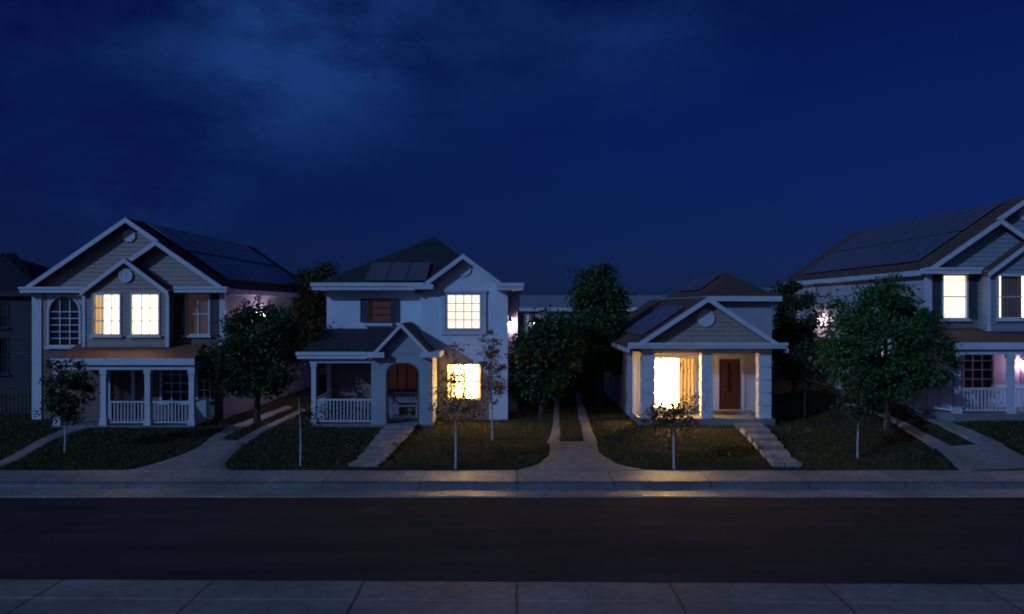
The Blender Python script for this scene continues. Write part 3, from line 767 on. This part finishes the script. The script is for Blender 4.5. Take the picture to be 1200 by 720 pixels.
# ------------------------------------------------------------------ houses further off
def plain_house(loc, x0, x1, y0, y1, ez, rz, label, hip, mats, wins, trim='trim', lamp=None):
    CTX.off = loc
    h = thing('house', loc, label, 'house')
    r = MB(); o = .35; xa, xb, ya, yb = x0-o, x1+o, y0-o, y1+o; ym = (ya+yb)/2; xm = (xa+xb)/2
    i = (yb-ya)/2 if hip else 0
    r.add([(xa,ya,ez),(xb,ya,ez),(xb,yb,ez),(xa,yb,ez),(xa+i,ym,rz),(xb-i,ym,rz)], [(0,1,5,4),(1,2,5),(2,3,4,5),(3,0,4),(3,2,1,0)])
    r.build('roof', mats[0], h)
    t = MB(); t.box(xa-.03, xb+.03, ya-.06, ya-.001, ez-.2, ez+.04); t.box(xb, xb+.06, ya, yb, ez-.2, ez+.02); t.box(xa-.06, xa, ya, yb, ez-.2, ez+.02); t.build('cornice', M[trim], h)
    w = MB(); zb = .1
    ops = [q[:4] for q in wins]
    siding(w, x0, x1, zb, ez, f_front(y0), ops); siding(w, y0, y1, zb, ez, f_side(x1, 1)); siding(w, y0, y1, zb, ez, f_side(x0, -1))
    w.quad((x1,y1,zb),(x0,y1,zb),(x0,y1,ez),(x1,y1,ez)); w.build('wall', mats[1], h, recalc=False)
    for q in wins: window(h, *q[:4], y0, q[4], 2, 2, .08, frame=trim)
    if lamp: wall_lamp(h, lamp[0], y0, lamp[1], (0,-1), 'bulb_far', .08)
    return h
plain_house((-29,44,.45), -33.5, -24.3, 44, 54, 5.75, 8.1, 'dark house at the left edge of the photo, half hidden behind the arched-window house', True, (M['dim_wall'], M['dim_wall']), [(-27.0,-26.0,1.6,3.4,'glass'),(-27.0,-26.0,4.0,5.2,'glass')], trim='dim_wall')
plain_house((6,58,.45), .95, 11.2, 58, 66, 4.92, 5.85, 'long pale-roofed house far behind the gap beside the white house', False, (M['siding_blue'], M['siding_blue']), [(3,4.2,1.6,3,'glass'),(7.6,8.8,1.6,3,'glass')], lamp=(1.45, 3.95))
plain_house((20,58,.45), 16.6, 24.0, 58, 66, 5.6, 6.4, 'grey house far behind the dark tree beside the low pillared house', False, (M['siding_blue'], M['siding_blue']), [(19,20.2,1.6,3,'glass')])
CTX.off = (0,0,0)

# picket fence at left
fx0, fx1, fy = -25.5, -20.0, 36.2
f = thing('fence', ((fx0+fx1)/2, fy, .45), 'dark board fence at the left edge beside the arched-window house', 'fence'); CTX.off = ((fx0+fx1)/2, fy, .45)
k = fx0
m = MB()
while k < fx1-.1:
    hh = 1.5+random.uniform(-.015,.015); m.prism_xz([(k,.4),(k+.11,.4),(k+.11,hh),(k+.055,hh+.07),(k,hh)], fy, fy+.02); k += .17
m.build('board_panel', M['fence'], f)
m = MB(); m.box(fx0, fx1, fy+.021, fy+.06, .7, .79); m.box(fx0, fx1, fy+.021, fy+.06, 1.25, 1.34); m.build('rail', M['fence'], f)
for x in np.linspace(fx0+.1, fx1-.05, 4): MB().box(x-.05, x+.05, fy+.061, fy+.16, .3, 1.55).build('post', M['fence'], f)
CTX.off = (0,0,0)

# ------------------------------------------------------------------ ground, street, paths
def sheet(name, xs, ys, zf, mat, kind='structure', M_=None):
    v = [(x,y,zf(x,y)) for y in ys for x in xs]; nx = len(xs)
    m = MB(); m.add(v, [(j*nx+i, j*nx+i+1, (j+1)*nx+i+1, (j+1)*nx+i) for j in range(len(ys)-1) for i in range(nx-1)])
    o = m.build(name, mat, None, recalc=False); structure(o, kind)
    o.data.polygons.foreach_set('use_smooth', [True]*len(o.data.polygons)); return o
XS = [-900,-300,-120,-60]+list(np.arange(-40,40.1,.5))+[60,120,300,900]
YS = [-600,-100,-20,5,12,13.9,14.1,25.1,25.2]+list(np.arange(25.5,50.1,.5))+[60,80,130,300,1200]
def lawn_z(x, y):
    z = zg(x, y)
    if y > 25.6 and y < 60: z += .03*mnoise.noise((x*.35, y*.35, 0))*sm((y-25.4)/1.0)
    return z
sheet('ground', XS, YS, lawn_z, M['lawn'])
XR = list(np.linspace(-200,200,81))
sheet('road', XR, list(np.linspace(14.9,22.42,9)), lambda x,y: .03*(1-((y-18.7)/3.7)**2)-.002, M['asphalt'])
def profile(name, prof, mat, skew=0.0):
    m = MB(); n = len(prof); xs = [-200,-60]+list(np.arange(-30,30.1,.3))+[60,200]
    v = [(x, d-skew*x+(.022*mnoise.noise((x*.9, d*2, 1))+.012*mnoise.noise((x*3.1, d*2, 4)) if abs(x) < 30.5 else 0), z+(.010*mnoise.noise((x*.5, 2, d))+.006*mnoise.noise((x*2.7, 7, d)) if abs(x) < 30.5 and z > .05 else 0)) for x in xs for (d, z) in prof]
    m.add(v, [(i*n+j, (i+1)*n+j, (i+1)*n+j+1, i*n+j+1) for i in range(len(xs)-1) for j in range(n-1)])
    return structure(m.build(name, mat, None, recalc=False))
profile('gutter', [(22.40,-.05),(22.40,.022),(22.43,.028),(23.56,.012)], M['gutter'])
profile('kerb', [(23.56,-.05),(23.56,.014),(23.60,.07),(23.66,.12),(23.73,.142),(23.80,.145)], M['kerb'])
profile('sidewalk', [(23.80,-.05),(23.80,.146),(25.36,.152),(25.36,-.05)], M['walk'])
profile('near_kerb', [(15.20,-.05),(15.16,.10),(15.08,.142),(14.98,.145),(14.12,.15),(14.105,.10)], M['near_walk'], .016)
profile('near_sidewalk', [(14.095,.05),(14.08,.15),(11.0,.17),(11.0,-.05)], M['near_walk'], .016)

def resample(pts, n):
    pts = [np.array(p, float) for p in pts]
    # Catmull-Rom through the points
    out = []
    P = [2*pts[0]-pts[1]]+pts+[2*pts[-1]-pts[-2]]
    fine = []
    for i in range(1, len(P)-2):
        for t in np.linspace(0,1,24,endpoint=False):
            p0,p1,p2,p3 = P[i-1:i+3]
            fine.append(.5*((2*p1)+(p2-p0)*t+(2*p0-5*p1+4*p2-p3)*t*t+(3*p1-p0-3*p2+p3)*t**3))
    fine.append(pts[-1]); fine = np.array(fine)
    d = np.r_[0, np.cumsum(np.linalg.norm(np.diff(fine,axis=0),axis=1))]
    s = np.linspace(0, d[-1], n)
    return np.c_[np.interp(s,d,fine[:,0]), np.interp(s,d,fine[:,1])]
POLYS = []
def strip(name, left, right, mat, n=40, mcross=8, lift=.035, wob=.05):
    Lp = resample([G(*p) for p in left], n); Rp = resample([G(*p) for p in right], n)
    for i in range(n):
        Lp[i,0] += wob*mnoise.noise((Lp[i,0]*1.3, Lp[i,1]*1.7, 3)); Rp[i,0] += wob*mnoise.noise((Rp[i,0]*1.3, Rp[i,1]*1.7, 9))
    POLYS.append(np.vstack([Lp, Rp[::-1]]))
    v = []; fs = []
    for i in range(n):
        for j in range(mcross+1):
            p = Lp[i]*(1-j/mcross)+Rp[i]*j/mcross
            e = -.06 if j in (0, mcross) else 0
            v.append((p[0], p[1], zg(p[0], p[1])+lift+e+(.01*mnoise.noise((p[0],p[1],5)))))
    w = mcross+1
    for i in range(n-1):
        for j in range(mcross): fs.append((i*w+j, i*w+j+1, (i+1)*w+j+1, (i+1)*w+j))
    m = MB(); m.add(v, fs)
    o = m.build(name, mat, None, recalc=False); structure(o)
    o.data.polygons.foreach_set('use_smooth', [True]*len(o.data.polygons)); return o
# left driveway: apron and two wheel tracks
strip('driveway', [(95,553.4),(150,550),(215,531),(243,515)], [(282,553.4),(270,546),(274,535),(288,519)], M['drive'])
strip('driveway_track', [(240,517),(262,503),(305,487),(335,476)], [(258,519),(276,507),(318,489),(343,478)], M['drive'])
strip('driveway_track', [(268,522),(290,510),(322,494),(352,480)], [(291,521),(306,510),(334,495),(361,481)], M['drive'])
# middle driveway
strip('driveway', [(590,553.4),(622,545),(640,533),(641,519)], [(775,553.4),(735,545),(708,532),(702,518)], M['drive'])
strip('driveway_track', [(640,521),(646,505),(648,485),(650,462)], [(657,521),(657,505),(656,485),(655,462)], M['drive'])
strip('driveway_track', [(684,521),(681,505),(677,485),(674,462)], [(703,521),(695,505),(688,485),(681,462)], M['drive'])
# right driveway
strip('driveway', [(1116,553.4),(1112,548),(1108,540),(1092,526)], [(1300,553.4),(1260,546),(1215,537),(1180,521)], M['drive'])
strip('driveway_track', [(1093,527),(1060,505),(1030,488),(985,473)], [(1118,524),(1085,507),(1048,490),(1000,474)], M['drive'])
strip('driveway_track', [(1150,526),(1125,512),(1095,497),(1060,484)], [(1182,522),(1150,508),(1112,493),(1075,481)], M['drive'])
# front paths
strip('path', [(-60,556),(-10,545),(45,516),(92,497)], [(-15,556),(20,541),(70,514),(117,499)], M['drive'])
def stepped(name, left, right, n, mat):
    Lp = resample([G(*p) for p in left], n+1); Rp = resample([G(*p) for p in right], n+1)
    POLYS.append(np.vstack([Lp, Rp[::-1]]))
    m = MB()
    for i in range(n):
        z = max(zg(*Lp[i+1]), zg(*Rp[i+1]))+.05
        a, b, c, d = Lp[i], Rp[i], Rp[i+1], Lp[i+1]
        e = .012*(i+1)
        m.slab([(a[0],a[1],z+e),(b[0],b[1],z+e),(c[0],c[1]-.24,z+e+.01),(d[0],d[1]-.24,z+e+.01)], .22)
    return structure(m.build(name, mat))
stepped('path', [(408,554),(420,539),(437,520),(455,500)], [(442,554),(453,539),(470,520),(491,500)], 7, M['walk'])
stepped('path', [(906,554),(895,537),(873,512),(850,494)], [(940,554),(926,537),(905,512),(881,493)], 7, M['walk'])

# grass blades
def inpoly(P, X, Y):
    r = np.zeros(len(X), bool); j = len(P)-1
    for i in range(len(P)):
        xi, yi = P[i]; xj, yj = P[j]
        c = ((yi > Y) != (yj > Y)) & (X < (xj-xi)*(Y-yi)/(yj-yi+1e-12)+xi); r ^= c; j = i
    return r
NB = 150000
Y = 25.36+10.5*rng.random(NB)**1.35; X = (rng.random(NB)*2-1)*(Y*.62+1.5)
ok = np.ones(NB, bool)
for P in POLYS: ok &= ~inpoly(P, X, Y)
for (a,b,c,d) in ((-19.3,-11.5,34,60),(-17.2,-11.8,31.8,34.1),(-7.65,.3,34,60),(-7.65,-2.95,31.9,35),(4.8,10,32.3,60),(15.6,30,32.1,60),(16,30,30,32.3)):
    ok &= ~((X>a)&(X<b)&(Y>c)&(Y<d))
X, Y = X[ok], Y[ok]; n = len(X)
Z = np.array([lawn_z(x,y) for x,y in zip(X,Y)])
ang = rng.random(n)*6.283; hgt = .04+.055*rng.random(n)+.05*(rng.random(n) < .03); lean = rng.normal(0,.03,(n,2)); wd = .011+.008*rng.random(n)
V = np.zeros((n,3,3)); c, s = np.cos(ang)*wd, np.sin(ang)*wd
V[:,0] = np.c_[X-c, Y-s, Z-.01]; V[:,1] = np.c_[X+c, Y+s, Z-.01]; V[:,2] = np.c_[X+lean[:,0], Y+lean[:,1], Z+hgt]
def fast_mesh(name, V, k, mat, parent=None):
    n = len(V); me = bpy.data.meshes.new(name)
    me.vertices.add(n*k); me.vertices.foreach_set('co', V.reshape(-1).astype('f'))
    me.loops.add(n*k); me.loops.foreach_set('vertex_index', np.arange(n*k, dtype='i'))
    me.polygons.add(n); me.polygons.foreach_set('loop_start', np.arange(0,n*k,k,dtype='i'))
    me.update(calc_edges=True); me.materials.append(mat)
    o = bpy.data.objects.new(name, me); COL.objects.link(o)
    if parent: o.parent = parent
    return o
structure(fast_mesh('grass', V, 3, M['grass']), 'stuff')

# ------------------------------------------------------------------ trees
def leaves(n_clump, per, ells, size, clump_r, seed, shell=.45):
    r = np.random.default_rng(seed); pts = []
    vol = np.array([(e[3]*e[4]*e[5])**.85 for e in ells]); pr = vol/vol.sum()
    for _ in range(n_clump):
        e = ells[r.choice(len(ells), p=pr)]
        d = r.normal(size=3); d /= np.linalg.norm(d)
        rad = shell+(1-shell)*r.random()**.6
        c = np.array(e[:3])+d*rad*np.array(e[3:6])
        cr = clump_r*(.6+.8*r.random()); k = int(per*(.5+r.random()))
        q = r.normal(size=(k,3))*.5; q *= np.array([1,1,.7])*cr
        pts.append(c+q)
    P = np.vstack(pts); n = len(P)
    a = r.normal(size=(n,3)); a /= np.linalg.norm(a,axis=1)[:,None]
    b = r.normal(size=(n,3)); b[:,2] += .4; b -= a*(a*b).sum(1)[:,None]; b /= np.linalg.norm(b,axis=1)[:,None]
    s = size*(.6+.8*r.random(n))[:,None]
    V = np.zeros((n,4,3)); V[:,0] = P-a*s; V[:,1] = P-b*s*.5+a*s*.1; V[:,2] = P+a*s; V[:,3] = P+b*s*.5+a*s*.1
    return V
def tree(name, loc, ells, label, cat, leafmat, barkmat, n_clump, per, size, clump_r, seed, trunk_r, limbs=7, group=None, shell=.45, trunk_top=None):
    """ells: (dx,dy,z_centre above ground, rx,ry,rz)"""
    T = thing(name, loc, label, cat, group); r = random.Random(seed)
    ells = list(ells); big = trunk_r > .08
    base_ells = list(ells)
    for _ in range(16 if big else 6):
        e = r.choice(base_ells); d = Vector((r.gauss(0,1), r.gauss(0,1), r.gauss(.25,.8))).normalized()
        k = r.uniform(.28,.5) if big else r.uniform(.12,.22)
        f = r.uniform(.95,1.12)
        ells.append((e[0]+d.x*e[3]*f, e[1]+d.y*e[4]*f, max(.9, e[2]+d.z*e[5]*f), k, k, k*r.uniform(.5,1.0)))
    n_base = len(base_ells)
    zc = max(base_ells, key=lambda e: e[2]+e[5]); top = trunk_top or zc[2]+zc[5]*.5
    CTX.off = (0,0,0)
    m = MB(); n = 9; pts = []; rad = []
    for i in range(n):
        t = i/(n-1)
        pts.append((zc[0]*t*t+.06*math.sin(seed+4*t)*t*max(.9,trunk_r*8), zc[1]*t*t+.05*math.cos(seed*2+5*t)*t*max(.9,trunk_r*8), -.15+(top+.15)*t))
        rad.append(trunk_r*(1.35 if i == 0 else 1.05-.75*t))
    m.tube(pts, rad, 8)
    for k in range(limbs):
        e = base_ells[k % n_base]; i0 = r.randint(3, n-2); p = Vector(pts[i0])
        d = Vector((r.gauss(0,1), r.gauss(0,1), r.gauss(.2,.6))).normalized()
        q = Vector(e[:3])+Vector((d.x*e[3]*.8, d.y*e[4]*.8, d.z*e[5]*.8))
        if q.z < p.z: q.z = p.z+.2*abs(q.z-p.z)+.1
        mid = (p+q)/2+Vector((r.uniform(-.1,.1), r.uniform(-.1,.1), -.08*(q-p).length))
        r0 = rad[i0]*.55; m.tube([tuple(p),tuple(mid),tuple(q)], [r0, r0*.65, r0*.2], 5, 1)
        for _ in range(2):
            s = mid.lerp(q, r.uniform(.1,.7)); u = s+Vector((r.gauss(0,1),r.gauss(0,1),r.gauss(.5,.6)))*.25*max(e[3],.4)
            m.tube([tuple(s),tuple(u)], [r0*.4,r0*.12], 4, 1)
    m.build('trunk', [M[barkmat], M['bark']], T)
    fast_mesh('crown', leaves(n_clump, per, ells, size, clump_r, seed, shell), 4, M[leafmat], T)
    return T
def at(px, D): return ((px-600)*D/1000, D, zg((px-600)*D/1000, D))
tree('tree', at(301, 33.4), [(0,0,1.6,1.1,1.0,.7),(0,0,2.9,1.45,1.3,1.7),(-.95,-.2,2.35,1.05,1.0,1.15),(.5,.2,3.5,1.0,1,1.2),(.6,-.2,2.2,1.0,1,1.0),(-.2,0,3.9,.7,.7,.7)], 'broad green tree with a lamp glinting through, right of the arched-window house', 'tree', 'leaf', 'bark', 190, 120, .075, .42, 11, .13)
tree('tree', at(371, 46), [(0,0,3.9,1.15,1.2,2.7),(.2,0,5.5,.75,.8,1.4),(-.8,0,4.9,.9,.9,1.3)], 'tall dark tree behind the left side of the white house', 'tree', 'leaf_dark', 'bark', 150, 110, .09, .5, 12, .14)
tree('tree', at(700, 38.6), [(0,0,3.8,1.25,1.2,1.8),(.05,0,5.3,.75,.75,1.15),(-.6,-.3,3.1,1.2,1.1,1.4),(.5,0,2.5,1.1,1.1,1.1)], 'tallest tree in the middle gap, left of the low pillared house', 'tree', 'leaf', 'bark', 260, 120, .085, .45, 13, .16)
tree('tree', at(634, 34.6), [(0,0,2.9,.9,.9,1.15),(.75,.2,3.2,.8,.8,1.2),(-.45,0,2.2,.85,.8,1.0),(.2,0,1.6,1.1,.9,.8),(-.3,0,1.2,.8,.7,.6)], 'shorter bushy tree in the middle gap, right of the white house', 'tree', 'leaf', 'bark', 170, 110, .08, .42, 14, .11)
tree('tree', at(931, 41.5), [(0,0,3.3,1.0,1.0,1.75),(.1,0,2.0,1.2,1.1,1.4)], 'narrow dark tree close behind the right side of the low pillared house', 'tree', 'leaf_dark', 'bark', 150, 110, .085, .42, 15, .13)
tree('tree', at(1040, 30.3), [(0,0,3.3,1.35,1.3,1.4),(-1.35,0,3.35,.9,1.0,.95),(1.35,-.1,2.55,1.05,1.0,1.0),(-.15,.0,4.45,.95,.9,.95),(.75,0,3.9,.8,.8,.8),(-1.0,.1,2.3,1.0,.9,.75),(.3,-.2,2.1,1.1,1,.7),(-.2,-.1,1.55,1.0,.9,.6)], 'large bright-green tree in front of the slate-grey house', 'tree', 'leaf_bright', 'bark', 260, 130, .068, .36, 16, .12, limbs=12, shell=.55)
h = thing('hedge', (3.0, 49, zg(3,49)), 'dark hedge closing the driveway behind the two trees in the middle gap', 'hedge')
HV = []
for k in range(9): HV.append((-2.6+k*.65, 0, .75, .55, .5, .85))
fast_mesh('foliage', leaves(170, 80, HV, .09, .4, 77, .3), 4, M['leaf_dark'], h)
m = MB()
for k in range(9): m.tube([(-2.6+k*.65,0,-.1),(-2.55+k*.65,.05,.7),(-2.6+k*.65,0,1.2)], [.05,.04,.015], 6)
m.build('stems', M['bark'], h)
def sapling(px, py, D, ells, label, leafmat, n_clump, per, seed, size=.05, cr=.22, shell=.2, limbs=9, tt=None):
    x, y = G(px, py) if D is None else ((px-600)*D/1000, D)
    return tree('sapling', (x, y, zg(x,y)), ells, label, 'sapling', leafmat, 'bark_pale', n_clump, per, size, cr, seed, .034, limbs, 'young trees with pale trunks on the lawns', shell, tt)
sapling(76, 531, None, [(.05,0,2.1,.78,.7,.9),(0,0,1.5,.7,.7,.5)], 'dense dark sapling on the lawn before the terracotta porch roof', 'leaf_dark', 55, 60, 31, .06, .25)
sapling(352, 546, None, [(.3,0,1.55,.5,.4,.5),(0,0,1.8,.3,.3,.5)], 'thin sparse sapling on the lawn left of the stepped path to the arched porch', 'leaf_dark', 14, 22, 32, .045, .2)
sapling(534, 551, None, [(0,0,1.95,.88,.7,.6),(-.1,0,2.5,.6,.5,.55),(0,0,3.15,.25,.25,.75)], 'sapling with wide airy crown in front of the brightest ground-floor window', 'leaf_brown', 84, 20, 33, .042, .26, limbs=22)
sapling(577, 517, None, [(0,0,2.4,.45,.45,1.2),(0,0,3.2,.22,.22,.6)], 'slim upright sapling by the right corner of the white house', 'leaf_brown', 40, 30, 34, .05, .2, limbs=12)
sapling(790, 551, None, [(0,0,1.62,.92,.75,.52),(.25,0,1.85,.7,.5,.4),(-.5,0,1.55,.45,.4,.35),(0,0,2.6,.12,.12,.6)], 'round-crowned sapling in front of the glowing porch window', 'leaf_brown', 90, 24, 35, .044, .24, limbs=22)
sapling(1005, 536, None, [(0,0,1.75,.66,.6,.65),(.1,0,2.2,.45,.4,.5)], 'dark round sapling on the lawn under the large bright-green tree', 'leaf_dark', 50, 55, 36, .055, .22)
sapling(943, 488, None, [(0,0,2.0,.55,.5,.75),(0,0,2.7,.35,.3,.5)], 'sapling with slim pale trunk beside the narrow dark tree', 'leaf_dark', 34, 45, 37, .06, .22)

# ------------------------------------------------------------------ sky, moon, camera
MOON_AZ, MOON_EL = R(46), R(23)
to_moon = Vector((-math.sin(MOON_AZ)*math.cos(MOON_EL), -math.cos(MOON_AZ)*math.cos(MOON_EL), math.sin(MOON_EL)))
sun = bpy.data.lights.new('moon', 'SUN'); sun.energy = 1.3; sun.angle = R(.6); sun.color = (.245,.475,1.0)
so = bpy.data.objects.new('moon', sun); so.rotation_euler = to_moon.to_track_quat('Z','Y').to_euler(); so.location = to_moon*60; COL.objects.link(so)
w = bpy.data.worlds.new('World'); scene.world = w; w.use_nodes = True; nt = w.node_tree
bg = nt.nodes['Background']
sky = N(nt, 'ShaderNodeTexSky', sky_type='NISHITA'); sky.sun_disc = False; sky.sun_elevation = MOON_EL; sky.sun_rotation = math.atan2(to_moon.x, to_moon.y); sky.altitude = 300
sky.air_density = 1.0; sky.dust_density = .3; sky.ozone_density = 3.0
tc = N(nt, 'ShaderNodeTexCoord')
mp = N(nt, 'ShaderNodeMapping'); mp.inputs['Scale'].default_value = (1.3, 1.3, 2.6); mp.inputs['Location'].default_value = (.35,0,.1); L(nt, tc.outputs['Generated'], mp.inputs[0])
cl = noise(nt, mp.outputs[0], 3.6, 8, .58)
def blob(d, r):
    d = Vector(d).normalized()
    vm = N(nt, 'ShaderNodeVectorMath', operation='DISTANCE'); L(nt, tc.outputs['Generated'], vm.inputs[0]); vm.inputs[1].default_value = d
    mr = N(nt, 'ShaderNodeMapRange', interpolation_type='SMOOTHSTEP'); L(nt, vm.outputs['Value'], mr.inputs[0]); mr.inputs[1].default_value = 0; mr.inputs[2].default_value = r; mr.inputs[3].default_value = 1; mr.inputs[4].default_value = 0
    return mr.outputs[0]
def addn(a, b, op='ADD'):
    n = N(nt, 'ShaderNodeMath', operation=op)
    for s, v in ((n.inputs[0], a), (n.inputs[1], b)):
        if isinstance(v, (int,float)): s.default_value = v
        else: L(nt, v, s)
    return n.outputs[0]
area = addn(addn(blob((-.30,1,.32), .20), addn(blob((-.16,1,.37), .24), .75, 'MULTIPLY')), addn(blob((-.42,1,.12), .13), .45, 'MULTIPLY'))
area = addn(area, addn(blob((.14,1,.39), .22), .55, 'MULTIPLY'))
area = addn(area, addn(blob((-.60,1,.31), .22), .25, 'MULTIPLY'))
area = addn(area, .02)
cf = addn(ramp(nt, cl, .42, .66), area, 'MULTIPLY')
base = mixc(nt, 1.0, sky.outputs[0], (.0078,.0190,.098), 'MULTIPLY')
sx = N(nt, 'ShaderNodeSeparateXYZ'); L(nt, tc.outputs['Generated'], sx.inputs[0])
hz = N(nt, 'ShaderNodeMapRange'); L(nt, sx.outputs[2], hz.inputs[0]); hz.inputs[1].default_value = 0; hz.inputs[2].default_value = .22; hz.inputs[3].default_value = .66; hz.inputs[4].default_value = 1.0
base = mixc(nt, 1.0, base, hz.outputs[0], 'MULTIPLY')
out = mixc(nt, cf, base, (.06,.25,1.1))
fill_glow = blob(tuple(to_moon), 1.15)  # sky brightening added around the moon, behind the camera, to fill the facades
out = mixc(nt, fill_glow, out, (.75,1.2,2.5))
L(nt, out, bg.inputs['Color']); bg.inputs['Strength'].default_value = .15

cam = bpy.data.cameras.new('camera'); cam.sensor_width = 36; cam.lens = 30.0; cam.clip_end = 3000
co = bpy.data.objects.new('camera', cam); co.location = (0,0,CAM_Z); co.rotation_euler = (R(90),0,0); COL.objects.link(co)
scene.camera = co
vs = scene.view_settings; vs.view_transform = 'Standard'; vs.look = 'None'; vs.exposure = 0; vs.gamma = 1; vs.use_curve_mapping = False
scene.cycles.use_denoising = True
scene.cycles.filter_width = 1.9
scene.cycles.max_bounces = 5; scene.cycles.diffuse_bounces = 3; scene.cycles.glossy_bounces = 2; scene.cycles.transmission_bounces = 3; scene.cycles.transparent_max_bounces = 4
scene.cycles.sample_clamp_indirect = 4
